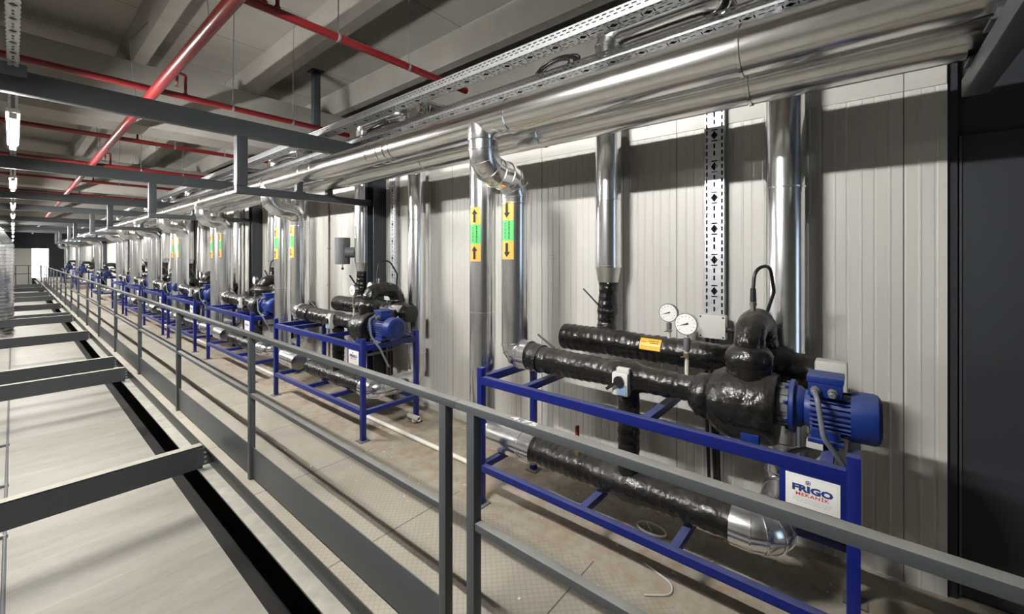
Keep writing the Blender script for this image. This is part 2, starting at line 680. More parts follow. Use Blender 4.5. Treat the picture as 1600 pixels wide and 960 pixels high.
# ------------------------------------------------------------------ overhead steel portals
PORTALS = [-0.33, 4.33, 8.1, 12.3, 15.4, 20.1, 22.3, 26.9, 29.5]
p_names = ['at the dark end of the wall', 'nearest the camera in full view', 'second in full view', 'third in full view',
           'fourth in full view', 'fifth in full view', 'sixth in full view', 'seventh in full view', 'farthest along the corridor']
BZ0, BZ1 = E + 1.085, E + 1.235
for i, y in enumerate(PORTALS):
    near_end = (i == 0)
    az0, az1 = (E + 0.605, E + 0.675) if near_end else (E + 0.565, E + 0.635)
    x_end = 2.33 if near_end else WX - 0.005
    t = thing('pipe_support', 'dark grey steel pipe support portal ' + p_names[i], 'pipe support', (1.33, y, 0 if not near_end else E + 0.5),
              'grey pipe supports under the main pipes')
    m = MB()
    m.box(-5.9, 2.79, y - 0.04, y + 0.04, BZ0, BZ1, 0.004)
    m.build('crossbeam', 'steel_paint', t)
    m = MB()
    m.box(1.285, 1.375, y - 0.045, y + 0.045, az1 + 0.001, BZ0, 0.006)
    m.build('hanger', 'steel_paint', t)
    m = MB()
    m.box(1.285, x_end if near_end else 2.63, y - 0.035, y + 0.035, az0, az1, 0.006)
    m.build('arm', 'steel_paint', t)
    for px, pz in ((1.84, E + 0.713), (2.15, E + 0.692)):
        m = MB()
        m.box(px - 0.03, px + 0.03, y - 0.03, y + 0.03, az1, pz, 0.003)
        m.box(px - 0.05, px + 0.05, y - 0.045, y + 0.045, az1, az1 + 0.008)
        m.build('saddle', 'steel_paint', t)
    if not near_end:
        m = MB()
        m.box(2.635, 2.795, y - 0.075, y - 0.063, 0.0, BZ0, 0.002)
        m.box(2.635, 2.795, y + 0.063, y + 0.075, 0.0, BZ0, 0.002)
        m.box(2.709, 2.721, y - 0.063, y + 0.063, 0.0, BZ0)
        m.build('column', 'steel_dark', t)
t = thing('hung_post', 'grey steel post hanging from the ceiling above the cable trays', 'post', (2.95, 6.35, E + 1.3))
m = MB()
m.box(2.90, 3.00, 6.30, 6.40, E + 1.222, SZ - 0.012, 0.005)
m.build('post', 'steel_paint', t)
m = MB()
m.box(2.86, 3.04, 6.25, 6.45, SZ - 0.012, SZ + 0.002)
m.build('head_plate', 'steel_paint', t)

# ------------------------------------------------------------------ main pipes
MR = 0.0945


def main_pipe(x, z, ys, label, dy):
    m = MB()
    pts = [(x, y, z) for y in (-1.9, 10, 20, 30, 38)]
    m.sweep(pts, MR, 56)
    y = -2.0 + dy
    while y < 37:
        m.band((x, y, z), (0, 1, 0), MR, 0.018, 0.006, 56)
        y += ys
    if x < 2:
        for y in (2.65, 2.81, 2.96, 4.14):
            m.band((x, y, z), (0, 1, 0), MR, 0.014, 0.0045, 56)
    o = m.build('main_pipe', 'aluminium_main', loc=(x, 0, z), angle=40)
    return tag(o, label, 'pipe', 'twin silver main pipes')


MXF, MXR, MZF, MZR = 1.84, 2.15, E + 0.806, E + 0.785
main_pipe(MXF, MZF, 1.18, 'front of two fat silver insulated main pipes under the trays', 1.18)
main_pipe(MXR, MZR, 1.155, 'rear of two fat silver insulated main pipes, nearer the wall', 1.23)


# ------------------------------------------------------------------ cable trays
def tray_mesh(name, L, parent=None, w=0.11, h=0.06, mat='galvanised'):
    t_ = 0.0015
    m = MB()
    m.box(-w / 2, w / 2, 0, L, 0, t_)
    m.box(-w / 2, -w / 2 + t_, 0, L, t_, h)
    m.box(w / 2 - t_, w / 2, 0, L, t_, h)
    m.box(-w / 2, -w / 2 + 0.012, 0, L, h, h + t_)
    m.box(w / 2 - 0.012, w / 2, 0, L, h, h + t_)
    return m.build(name, mat)


o = tray_mesh('cable_tray', 36.0)
o.location = (2.085, -1.9, BZ1 + 0.012)
tag(o, 'upper perforated galvanised cable tray above the front main pipe', 'cable tray', 'overhead cable trays')
o = tray_mesh('cable_tray', 36.0)
o.location = (2.455, -1.9, BZ1 + 0.002)
tag(o, 'lower perforated galvanised cable tray, nearer the wall, above the rear main', 'cable tray', 'overhead cable trays')
o = tray_mesh('cable_tray', 42.0, w=0.055)
o.location = (0.0, 1.8, BZ1 + 0.004)
tag(o, 'narrow perforated galvanised tray carrying the row of lamps', 'cable tray', 'overhead cable trays')

# coil of cable lying on the tray
t = NT('x')
m = MB()
rr = random.Random(3)
pts = []
for k in range(13 * 20 + 1):
    a = 2 * pi * k / 20
    w_ = k / 20
    r = 0.105 + 0.030 * (0.5 + 0.5 * math.sin(w_ * 2.4)) + 0.006 * math.sin(w_ * 5.1)
    pts.append((2.575 + 0.32 * r * math.cos(a) + 0.012 * math.sin(w_ * 1.7), 1.72 + (1.30 + 0.12 * math.sin(w_)) * r * math.sin(a) + 0.02 * math.cos(w_ * 1.3),
                E + 1.395 + 0.62 * r * math.cos(a) + 0.012 * math.sin(w_ * 3.3)))
m.sweep(pts, 0.0042, 6)
tag(m.build('cable_coil', 'rubber', loc=(2.58, 1.72, BZ1 + 0.06)), 'loose coil of thin black cable beside the lower cable tray', 'cable')
bpy.data.materials.remove(t.m)

# cables filling the two overhead trays
for tx, tz, lab in ((2.085, BZ1 + 0.0145, 'black cables lying in the upper overhead tray'), (2.455, BZ1 + 0.0045, 'black cables lying in the lower overhead tray')):
    t = thing('tray_cables', lab, 'cable', (tx, 0, tz))
    for k in range(5):
        m = MB()
        m.sweep([(tx - 0.042 + 0.021 * k, -1.8, tz + 0.0095), (tx - 0.040 + 0.020 * k, 10, tz + 0.0095), (tx - 0.042 + 0.021 * k, 34, tz + 0.0095)], 0.0092, 8)
        m.build('cable', 'rubber', t)

# ------------------------------------------------------------------ lamps
lamp_pos = ['just overhead of the camera', 'nearest lamp in view', 'second lamp in view', 'third lamp in view', 'fourth lamp in view',
            'fifth lamp in view', 'sixth lamp in view', 'seventh lamp in view', 'eighth along, added to brighten the end wall', 'farthest along, added to brighten the end wall']
for i, (a, b) in enumerate(LAMPS):
    lz = LAMP_Z if i == 0 else E + 1.01
    t = thing('batten_lamp', 'lit white fluorescent batten lamp, ' + lamp_pos[i], 'lamp', (0, (a + b) / 2, lz),
              'row of fluorescent battens')
    m = MB()
    m.box(-0.034, 0.034, a, b, lz + 0.022, lz + 0.055, 0.004)
    m.box(-0.02, 0.02, a, a + 0.03, lz - 0.02, lz + 0.022, 0.003)
    m.box(-0.02, 0.02, b - 0.03, b, lz - 0.02, lz + 0.022, 0.003)
    m.build('housing', 'white_plastic', t)
    m = MB()
    m.sweep([(0, a + 0.03, lz), (0, b - 0.03, lz)], 0.018, 10)
    m.build('tube', 'tube_light_near' if i == 0 else 'tube_light', t)
    for yy in (a + 0.25, b - 0.25):
        m = MB()
        m.box(-0.010, 0.010, yy - 0.01, yy + 0.01, lz + 0.055, E + 1.242)
        m.build('hanger_clip', 'bolt', t)
m = MB()
m.box(-0.06, 0.06, 4.252, 4.288, BZ1 - 0.05, BZ1 + 0.03, 0.004)
tag(m.build('lamp_junction_box', 'grey_plastic', loc=(0, 4.27, BZ1 - 0.05)), 'small grey junction box on the nearest overhead crossbeam', 'junction box')

# ------------------------------------------------------------------ red sprinkler pipes
t = thing('sprinkler_main', 'long red sprinkler pipe running down the corridor under the ceiling', 'sprinkler pipe', (0.857, 2.9, E + 1.55))
m = MB()
m.sweep([(0.857, -1.5, E + 1.55), (0.857, 44, E + 1.55)], 0.043, 24)
m.build('pipe', 'red_paint', t)
for yy in (3.4, 6.0, 9.0, 12.5):
    m = MB()
    m.sweep([(0.857, yy, E + 1.59), (0.80, yy, E + 2.3), (0.98, yy, E + 2.62)], 0.004, 6)
    m.build('hanger_rod', 'grey_cable', t)
CROSS = [(2.98, 0.857, 2.86, 'nearest red cross sprinkler pipe, ending behind the cable trays'),
         (5.29, -5.9, 2.9, 'second red cross sprinkler pipe, in front of the concrete girder'),
         (7.85, -5.9, 2.9, 'third red cross sprinkler pipe, just past the first girder'),
         (10.4, -5.9, 2.9, 'fourth red cross sprinkler pipe from the camera'),
         (12.9, -5.9, 2.9, 'fifth red cross sprinkler pipe from the camera'),
         (15.9, -5.9, 2.9, 'farthest red cross sprinkler pipe from the camera')]
for yy, xa, xb, lab in CROSS:
    z = E + 1.622
    t = thing('sprinkler_branch', lab, 'sprinkler pipe', (1.2, yy, z), 'red cross sprinkler pipes')
    m = MB()
    m.sweep([(xa, yy, z), (xb, yy, z)], 0.030, 20)
    m.build('pipe', 'red_paint', t)
    for hx in ((1.05, 1.13) if yy < 4 else (1.13, -0.6)):
        m = MB()
        hh = 0.22
        m.sweep(arc([(hx, yy, z + 0.02), (hx, yy, z + hh), (hx - 0.07, yy, z + hh + 0.01), (hx - 0.07, yy, z + hh - 0.08)], 0.012, 3), 0.013, 10)
        m.lathe((hx, yy, z + 0.018), (0, 0, 1), [(0, 0.02), (0.02, 0.02), (0.022, 0.014)], 12)
        hd = m.build('riser_nipple', 'red_paint', t)
        m = MB()
        m.lathe((hx - 0.07, yy, z + hh - 0.08), (0, 0, -1), [(0, 0.012), (0.02, 0.014), (0.03, 0.006), (0.05, 0.006), (0.052, 0.018), (0.056, 0.018)], 10)
        m.build('sprinkler_head', 'brass', hd)
    for hx in (1.55, 2.18):
        m = MB()
        m.sweep([(hx, yy, z + 0.03), (hx + 0.01, yy, SZ)], 0.0035, 6)
        m.band((hx, yy, z), (1, 0, 0), 0.030, 0.022, 0.003, 20)
        m.build('hanger_rod', 'grey_cable', t)

# ------------------------------------------------------------------ left side: edge channel, floor channels, conduit, duct
t = thing('edge_channel', 'long dark grey steel channel along the outer edge of the walkway', 'steel channel', (1.08, 20, -0.2))
m = MB()
m.box(1.09, 1.10, -3.4, 46.9, -0.20, -0.007)
m.box(1.037, 1.09, -3.4, 46.9, -0.018, -0.007)
m.build('web', 'steel_dark', t)
m = MB()
m.box(1.00, 1.10, -3.4, 46.9, -0.212, -0.20, 0.001)
m.build('lower_flange', 'channel_paint', t)
BEAMS = [4.27, 8.1, 9.1, 12.66, 16.4, 17.3, 20.8, 24.9, 27.8, 32.0, 36.0]
b_names = ['nearest', 'second', 'third', 'fourth', 'fifth', 'sixth', 'seventh', 'eighth', 'ninth', 'tenth', 'eleventh']
for i, y in enumerate(BEAMS):
    t = thing('floor_channel', 'dark grey steel cross channel over the pale floor, %s from the camera' % b_names[i], 'steel channel', (0, y, -0.19),
              'cross channels over the lower floor')
    m = MB()
    m.box(-5.9, 1.03, y, y + 0.007, -0.185, -0.004)
    m.box(-5.9, 1.03, y, y + 0.075, -0.011, -0.003, 0.001)
    m.box(-5.9, 1.03, y, y + 0.075, -0.192, -0.184, 0.001)
    m.build('channel', 'channel_paint', t)
    m = MB()
    m.box(0.99, 1.088, y - 0.009, y - 0.001, -0.17, -0.025)
    pl = m.build('end_plate', 'steel_paint', t)
    for zz in (-0.06, -0.10, -0.14):
        m = MB()
        m.lathe((1.045, y - 0.009, zz), (0, -1, 0), [(0, 0.012), (0.009, 0.012), (0.0095, 0.007), (0.016, 0.007)], 6)
        m.build('bolt', 'bolt', pl)
t = thing('floor_conduit', 'thin grey conduit clipped along a seam of the pale floor', 'conduit', (-0.04, 5, -0.55))
m = MB()
m.sweep([(-0.04, 0.5, -0.537), (-0.04, 15.0, -0.537)], 0.011, 10)
m.build('pipe', 'grey_plastic', t)
for yy in (2.45, 3.12, 5.0, 6.1, 7.4, 9.9):
    m = MB()
    m.box(-0.10, -0.024, yy - 0.012, yy + 0.012, -0.55, -0.525, 0.003)
    m.build('clip', 'grey_plastic', t)
t = thing('spiral_duct', 'ribbed silver spiral duct rising from the lower floor at left', 'duct', (-0.32, 16.8, -0.55))
m = MB()
prof = []
z = -0.55
while z < E + 0.22:
    prof += [(z, 0.335), (z + 0.02, 0.335), (z + 0.03, 0.349), (z + 0.045, 0.349), (z + 0.055, 0.335)]
    z += 0.09
m.lathe((-0.32, 16.8, 0), (0, 0, 1), prof, 40)
m.build('duct', 'spiral', t, angle=50)
m = MB()
m.sweep([(-0.32, 16.8, E + 0.18), (-0.32, 16.8, E + 0.26), (-0.45, 16.8, E + 0.50), (-0.95, 16.8, E + 0.85), (-2.4, 16.8, E + 0.95)], 0.337, 40)
for q, dr in (((-0.32, 16.8, E + 0.24), (-0.1, 0, 1)), ((-0.45, 16.8, E + 0.50), (-0.6, 0, 1)), ((-0.95, 16.8, E + 0.85), (-1, 0, 0.5))):
    m.band(q, dr, 0.34, 0.03, 0.008, 40)
m.build('elbow', 'spiral', t)

# ------------------------------------------------------------------ railing
def railing(name, label, y0, y1, posts, loc):
    t = thing(name, label, 'railing', loc, 'railing lengths along the walkway')
    for y in posts:
        m = MB()
        m.box(1.08, 1.12, y - 0.02, y + 0.02, -0.015, 1.017, 0.004)
        m.build('post', 'steel_paint', t)
    m = MB()
    m.box(1.080, 1.120, y0, y1, 1.015, 1.045, 0.004)
    tr = m.build('top_rail', 'steel_paint', t)
    ps = sorted(posts)
    for a, b in zip(ps, ps[1:]):
        m = MB()
        m.box(1.083, 1.117, a + 0.02, b - 0.02, 0.592, 0.62, 0.004)
        m.build('mid_rail', 'steel_paint', t)
        m = MB()
        m.box(1.097, 1.103, a + 0.02, b - 0.02, 0.018, 0.235, 0.001)
        m.build('toe_plate', 'steel_paint', t)
    return t, tr


rt, rtop = railing('railing', 'near length of grey steel handrail running out at lower right', -2.9, 1.19, [-2.85, -0.92, 1.105], (1.1, -0.9, 0))
railing('railing', 'long length of grey steel handrail receding down the corridor', 1.19, 35.0,
        [1.262] + [3.36 + 2.06 * k for k in range(16)], (1.1, 5, 0))
vs, fs = text_mesh('4.75', 0.05, 0.0008, sx=1.3)
flat_obj('chalk_mark', vs, fs, lambda x, y: (1.088 + y * 0.62, 0.865 - x, 1.0458), 'chalk', rtop)
t = thing('end_railing', 'grey railing across the far end of the walkway', 'railing', (0.4, 38, 0))
for x in (0.1, 0.6, 1.1):
    m = MB()
    m.box(x - 0.02, x + 0.02, 37.98, 38.02, -0.3, 1.02)
    m.build('post', 'steel_paint', t)
for zz in (1.03, 0.55):
    m = MB()
    m.box(-1.5, 1.12, 37.98, 38.02, zz - 0.03, zz + 0.01)
    m.build('rail', 'steel_paint', t)

# ------------------------------------------------------------------ pump sets
ORD = ['nearest', 'second', 'third', 'fourth', 'fifth', 'sixth', 'seventh', 'eighth', 'ninth', 'tenth']
UNIT = []            # (thing, label template, last unit index that carries it)


def U(o, tmpl, cat, group, last=9):
    tag(o, tmpl.format(o=ORD[0]), cat, group)
    UNIT.append((o, tmpl, last))
    return o


def empty(name, loc):
    o = bpy.data.objects.new(name, None)
    o.empty_display_size = 0.1
    COL.objects.link(o)
    o.location = loc
    return o


X0, X1 = 1.94, 2.50
FL = 1.90            # stand length
# --- stand
t = U(empty('pump_stand', (2.22, 0.95, 0)), 'royal blue steel stand under the {o} pump from the camera', 'pump stand', 'blue pump stands')
for x in (X0, X1):
    for y in (0.02, FL - 0.02):
        m = MB()
        m.box(x - 0.02, x + 0.02, y - 0.02, y + 0.02, 0.006, 0.88, 0.002)
        lg = m.build('leg', 'blue_paint', t)
        m = MB()
        m.box(x - 0.045, x + 0.045, y - 0.045, y + 0.045, 0.0, 0.006)
        m.build('foot_plate', 'steel_paint', lg)
for z, nm, hh in ((0.80, 'top_rail', 0.05), (0.24, 'bottom_rail', 0.04)):
    for x in (X0, X1):
        m = MB()
        m.box(x - 0.02, x + 0.02, 0.04, FL - 0.04, z - hh / 2, z + hh / 2, 0.002)
        m.build(nm, 'blue_paint', t)
    for y in ((0.02, FL - 0.02) if nm == 'top_rail' else (0.02, FL - 0.02)):
        m = MB()
        m.box(X0 + 0.02, X1 - 0.02, y - 0.02, y + 0.02, z - hh / 2, z + hh / 2, 0.002)
        m.build('end_rail', 'blue_paint', t)
for y, z in ((1.55, 0.80), (0.80, 0.80), (0.10, 0.805), (1.14, 0.24), (0.66, 0.24)):
    m = MB()
    m.box(X0 + 0.02, X1 - 0.02, y - 0.02, y + 0.02, z - 0.02, z + 0.02, 0.002)
    m.build('cross_bar', 'blue_paint', t)
m = MB()
m.box(1.921, 1.926, 0.04, 0.245, 0.615, 0.80, 0.001)
sp = m.build('sign_plate', 'blue_paint', t)
m = MB()
m.box(1.9193, 1.921, 0.057, 0.224, 0.648, 0.768, 0.0004)
st = m.build('sticker', 'sticker', t)
st['label'] = 'white maker sticker'


def sface(x, y):       # sticker coordinates: right = -Y, up = Z
    return (1.9189, 0.1405 - x, 0.708 + y)


vs, fs = text_mesh('FRIGO', 0.033, 0.0018, sx=1.32)
flat_obj('blue_lettering', vs, fs, lambda x, y: sface(x, y - 0.001), 'logo_blue', st)
vs, fs = text_mesh('MEKANİK', 0.0175, 0.0004, sx=1.2, sp=1.14)
flat_obj('red_lettering', vs, fs, lambda x, y: sface(x, y - 0.0185), 'logo_red', st)
vs, fs = [], []


def ring(cx, cy, r0, r1, n=24):
    b = len(vs)
    for i in range(n):
        a = 2 * pi * i / n
        vs.append((cx + r0 * math.cos(a), cy + r0 * math.sin(a)))
        vs.append((cx + r1 * math.cos(a), cy + r1 * math.sin(a)))
    for i in range(n):
        j = (i + 1) % n
        fs.append([b + 2 * i, b + 2 * i + 1, b + 2 * j + 1, b + 2 * j])


def rect(x0, x1, y0, y1):
    b = len(vs)
    vs.extend([(x0, y0), (x1, y0), (x1, y1), (x0, y1)])
    fs.append([b, b + 1, b + 2, b + 3])


ring(-0.012, 0.036, 0.0062, 0.0082)
for k in range(3):
    a = pi / 3 * k + 0.3
    c_, s_ = math.cos(a), math.sin(a)
    b = len(vs)
    for u_, v_ in ((-0.0065, -0.0009), (0.0065, -0.0009), (0.0065, 0.0009), (-0.0065, 0.0009)):
        vs.append((-0.012 + u_ * c_ - v_ * s_, 0.036 + u_ * s_ + v_ * c_))
    fs.append([b, b + 1, b + 2, b + 3])
ring(-0.012, 0.036, 0.0001, 0.0022, 10)
flat_obj('round_emblem', vs, fs, sface, 'logo_blue', st)
vs, fs = [], []
rect(-0.060, 0.060, -0.0245, -0.0239)
rr = random.Random(5)
for row, (xa, xb) in enumerate(((-0.058, 0.060), (-0.060, 0.056), (-0.050, 0.052))):
    x = xa
    while x < xb:
        wd = rr.uniform(0.004, 0.011)
        rect(x, min(xb, x + wd), -0.0305 - row * 0.0062, -0.0290 - row * 0.0062)
        x += wd + 0.0022
for a in ((-0.076, 0.076, 0.0525, 0.0529), (-0.076, 0.076, -0.0529, -0.0525), (-0.076, -0.0756, -0.0525, 0.0525), (0.0756, 0.076, -0.0525, 0.0525)):
    rect(*a)
flat_obj('fine_print', vs, fs, sface, 'faint_ink', st)

# --- pump with motor
PX = 2.15
t = U(empty('pump', (PX, 0.25, 0.82)), 'taped black pump with blue finned motor, {o} from the camera', 'pump', 'pumps with blue motors')
m = MB()
prof = [(0.0, 0.072), (0.02, 0.088), (0.035, 0.104), (0.075, 0.108), (0.085, 0.102), (0.105, 0.130), (0.14, 0.150), (0.20, 0.162), (0.26, 0.160),
        (0.32, 0.163), (0.345, 0.158), (0.362, 0.150), (0.366, 0.10)]
m.lathe((PX, 0.64, 0.925), (0, -1, 0), prof, 40, True, 0.045, 2.0)
wrapped(m, [(PX, 0.39, 1.04), (PX, 0.39, 1.10)], 0.092, 0.012, 30, 1.0)
m.build('pump_casing', 'black_wrap', t, angle=45)
for sx in (-1, 1):
    m = MB()
    m.box(PX + sx * 0.10 - 0.035, PX + sx * 0.10 + 0.035, 0.33, 0.40, 0.79, 0.84, 0.004)
    m.build('casing_foot', 'motor_blue', t)
m = MB()
m.lathe((PX, 0.275, 0.955), (0, -1, 0), [(0, 0.086), (0.04, 0.086), (0.045, 0.075)], 32)
for k in range(16):
    a = 2 * pi * k / 16
    dx, dz = math.cos(a), math.sin(a)
    m.bar((PX + dx * 0.086, 0.272, 0.955 + dz * 0.086), (PX + dx * 0.086, 0.235, 0.955 + dz * 0.086), 0.012, 0.010, (dx, 0, dz))
m.build('lantern', 'grey_plastic', t)
m = MB()
m.lathe((PX, 0.232, 0.957), (0, -1, 0), [(0, 0.108), (0.003, 0.111), (0.016, 0.111), (0.019, 0.108)], 40)
for k in range(8):
    a = 2 * pi * (k + 0.5) / 8
    m.lathe((PX + 0.095 * math.cos(a), 0.236, 0.957 + 0.095 * math.sin(a)), (0, 1, 0), [(0, 0.008), (0.012, 0.008), (0.013, 0.005)], 6)
m.build('motor_flange', 'motor_blue', t)
m = MB()
MZ = 0.96
m.lathe((PX, 0.214, MZ), (0, -1, 0), [(0, 0.088), (0.02, 0.084), (0.035, 0.072), (0.05, 0.076), (0.21, 0.076)], 40)
for k in range(28):
    a = 2 * pi * k / 28
    if 0.35 * pi < a < 0.65 * pi or 1.36 * pi < a < 1.64 * pi:
        continue
    dx, dz = math.cos(a), math.sin(a)
    m.bar((PX + dx * 0.083, 0.160, MZ + dz * 0.083), (PX + dx * 0.083, 0.030, MZ + dz * 0.083), 0.0042, 0.020, (dx, 0, dz))
m.build('motor_housing', 'motor_blue', t)
m = MB()
m.lathe((PX, 0.030, MZ), (0, -1, 0), [(0.0, 0.092), (0.0, 0.098), (0.07, 0.098), (0.082, 0.094), (0.090, 0.080), (0.092, 0.05)], 40)
fc = m.build('fan_cowl', 'motor_blue', t)
m = MB()
for r in (0.02, 0.035, 0.05, 0.065):
    m.lathe((PX, -0.0625, MZ), (0, -1, 0), [(0, r), (0, r + 0.006), (0.0012, r + 0.006), (0.0012, r)], 28, False)
m.build('cowl_grille', 'rubber', fc)
m = MB()
m.box(PX - 0.085, PX + 0.03, 0.055, 0.165, 1.035, 1.105, 0.006)
m.box(PX - 0.090, PX + 0.035, 0.050, 0.170, 1.092, 1.118, 0.006)
tb = m.build('terminal_box', 'motor_blue', t)
for y in (0.14, 0.085):
    m = MB()
    m.lathe((PX - 0.085, y, 1.062), (-1, 0, -0.2), [(0, 0.017), (0.012, 0.017), (0.014, 0.013), (0.030, 0.013), (0.034, 0.009)], 12)
    m.build('cable_gland', 'grey_plastic', tb)
for sx in (-1, 1):
    m = MB()
    m.box(PX + sx * 0.07 - 0.025, PX + sx * 0.07 + 0.025, 0.05, 0.165, 0.853, 0.868, 0.002)
    m.box(PX + sx * 0.07 - 0.008, PX + sx * 0.07 + 0.008, 0.06, 0.155, 0.866, 0.90)
    m.build('motor_foot', 'motor_blue', t)
for sx in (-1, 1):
    m = MB()
    m.box(PX + sx * 0.07 - 0.022, PX + sx * 0.07 + 0.022, 0.115, 0.17, 0.826, 0.854, 0.002)
    m.build('packing_block', 'cream_plastic', t)
m = MB()
pts = arc([(PX - 0.11, 0.14, 1.055), (PX - 0.155, 0.13, 1.05), (PX - 0.150, 0.11, 0.90), (PX - 0.10, 0.05, 0.79), (PX - 0.02, 0.04, 0.62)], 0.05, 6)
m.sweep(pts, 0.0095, 10)
m.build('power_cable', 'grey_cable', t)

# --- suction line
m = MB()
wrapped(m, [(PX, 1.665, 0.955), (PX, 1.55, 0.945)], 0.084, 0.012, 30, 3.0)
wrapped(m, [(PX, 1.56, 0.945), (PX, 0.62, 0.945)], 0.080, 0.012, 30, 4.0, 0.064)
m.lathe((PX, 0.98, 0.945), (0, -1, 0), [(-0.10, 0.074), (-0.05, 0.084), (0.05, 0.084), (0.10, 0.070)], 30, True, 0.05, 4.4)
o = m.build('suction_pipe', 'black_wrap', loc=(PX, 1.1, 0.945), angle=50)
U(o, 'shiny black taped pipe running level into the {o} pump', 'pipe', 'black taped suction pipes')
m = MB()
m.sweep([(PX - 0.01, 1.45, 1.01), (PX - 0.01, 1.455, 1.035), (PX - 0.03, 1.56, 1.105)], [0.008, 0.008, 0.007], 8)
lv = m.build('valve_lever', 'steel_paint', o)

# --- bypass drop
m = MB()
wrapped(m, [(PX, 0.97, 0.905), (PX, 0.97, 0.40)], 0.057, 0.012, 26, 6.0, wob=0.05)
o = m.build('bypass_pipe', 'black_wrap', loc=(PX, 0.97, 0.355), angle=50)
U(o, 'vertical black taped bypass pipe below the suction line of the {o} pump', 'pipe', 'black bypass drops')

# --- discharge arch
m = MB()
path = arc([(PX, 0.39, 1.085), (PX, 0.39, 1.275), (2.46, 0.39, 1.275), (2.46, 0.39, 1.03)], 0.125, 10)
wrapped(m, path, 0.062, 0.012, 30, 7.0, 0.072, wob=0.04)
m.lathe((PX, 0.39, 1.075), (0, 0, 1), [(0, 0.075), (0.012, 0.090), (0.05, 0.100), (0.075, 0.097), (0.10, 0.082), (0.115, 0.066)], 34, True, 0.05, 5.0)
o = m.build('discharge_arch', 'black_wrap', loc=(PX, 0.39, 1.08), angle=50)
U(o, 'black taped pipe arching over from the {o} pump to the wall side', 'pipe', 'black discharge arches')

# --- rear header pipe
m = MB()
wrapped(m, [(2.46, 1.575, 1.045), (2.46, 0.45, 1.045)], 0.085, 0.012, 30, 8.0, 0.073)
m.lathe((2.46, 0.52, 1.04), (0, -1, 0), [(0, 0.074), (0.03, 0.098), (0.10, 0.108), (0.18, 0.108), (0.24, 0.098), (0.28, 0.085), (0.36, 0.08), (0.37, 0.05)], 34, True, 0.05, 9.0)
hp = m.build('header_pipe', 'black_wrap', loc=(2.46, 1.0, 1.045), angle=50)
U(hp, 'fat black taped pipe behind the {o} pump, capped at its left end', 'pipe', 'black header pipes')

# yellow sticker on the header pipe of the nearest pump only (built after copying)

# --- lower return pipe (taped middle)
m = MB()
wrapped(m, [(PX, 1.60, 0.355), (PX, 0.44, 0.355)], 0.076, 0.012, 30, 11.0, 0.073)
m.lathe((PX, 1.10, 0.355), (0, -1, 0), [(0, 0.074), (0.05, 0.086), (0.20, 0.088), (0.26, 0.074)], 30, True, 0.06, 12.0)
o = m.build('return_pipe', 'black_wrap', loc=(PX, 1.0, 0.28), angle=50)
U(o, 'black taped pipe lying low inside the {o} pump stand', 'pipe', 'black low return pipes')

AY, BY = 2.07, 1.768
AR = 0.0925


def flow_label(parent, x, y, ang, zc, up):
    """orange-green-orange sticker curved round a riser, facing -X"""
    R = AR + 0.0012

    def cyl(h):
        def f(u_, v_):
            a = pi + ang + u_ / R
            return (x + (R + h) * math.cos(a), y + (R + h) * math.sin(a), zc + v_)
        return f
    W = 0.098

    def strip(z0, z1):
        vv, ff = [], []
        for i in range(9):
            q = -W / 2 + W * i / 8
            vv += [(q, z0), (q, z1)]
        for i in range(8):
            ff.append([2 * i, 2 * i + 2, 2 * i + 3, 2 * i + 1])
        return vv, ff
    for z0, z1, mat, nm in ((0.068, 0.188, 'orange_label', 'flow_label'), (-0.188, -0.068, 'orange_label', 'flow_label'), (-0.068, 0.068, 'green_label', 'text_label')):
        vv, ff = strip(z0, z1)
        lb = flat_obj(nm, vv, ff, cyl(0.0), mat, parent)
        if nm == 'flow_label':
            c = (z0 + z1) / 2
            s_ = 1 if up else -1
            vv, ff = [], []
            for hw, n_, f0, f1 in ((0.011, 4, lambda a: -0.046, lambda a: 0.0125), (0.026, 10, lambda a: 0.012, lambda a: 0.046 - abs(a) / 0.026 * 0.034)):
                for i in range(n_):
                    a0, a1 = -hw + 2 * hw * i / n_, -hw + 2 * hw * (i + 1) / n_
                    b0 = len(vv)
                    vv += [(a0, c + s_ * f0(a0)), (a1, c + s_ * f0(a1)), (a1, c + s_ * f1(a1)), (a0, c + s_ * f1(a0))]
                    ff.append([b0, b0 + 1, b0 + 2, b0 + 3])
            flat_obj('arrow', vv, ff, cyl(0.0006), 'ink', lb)
        else:
            tv, tf = text_mesh('4°C GLİKOL', 0.019, 0.0003)
            # text runs downwards, letter tops towards -Y (right)
            flat_obj('lettering', [(-(b - 0.0) - 0.004 + 0.0 if False else -(b + 0.008), -a) for a, b in tv], tf, cyl(0.0006), 'ink', lb)
            vv, ff = [], []
            q = -0.055
            rr2 = random.Random(9)
            while q < 0.055:
                wd = rr2.uniform(0.004, 0.012)
                b0 = len(vv)
                vv += [(0.014, q), (0.023, q), (0.023, q + wd), (0.014, q + wd)]
                ff.append([b0, b0 + 1, b0 + 2, b0 + 3])
                q += wd + 0.004
            flat_obj('fine_print', vv, ff, cyl(0.0006), 'ink', lb)


def seam(m, x, y, z0, z1, r):
    for z in (z0, z1):
        m.band((x, y, z), (0, 0, 1), r, 0.010, 0.003, 36)


def build_riser_a(ay, fl):
    t = empty('return_riser', (PX, ay, 0.26))
    m = MB()
    m.sweep(arc([(PX, ay - 0.47, 0.355), (PX, ay, 0.355), (PX, ay, E + 0.78)], [0.10], 3), AR, 40)
    for z in (0.47, 1.20, 2.20):
        m.band((PX, ay, z), (0, 0, 1), AR, 0.010, 0.003, 40)
    m.band((PX, ay - 0.37, 0.355), (0, 1, 0), AR, 0.010, 0.003, 40)
    m.build('pipe', 'aluminium', t)
    if fl:
        flow_label(t, PX, ay, 0.10, 1.75, True)
    return t


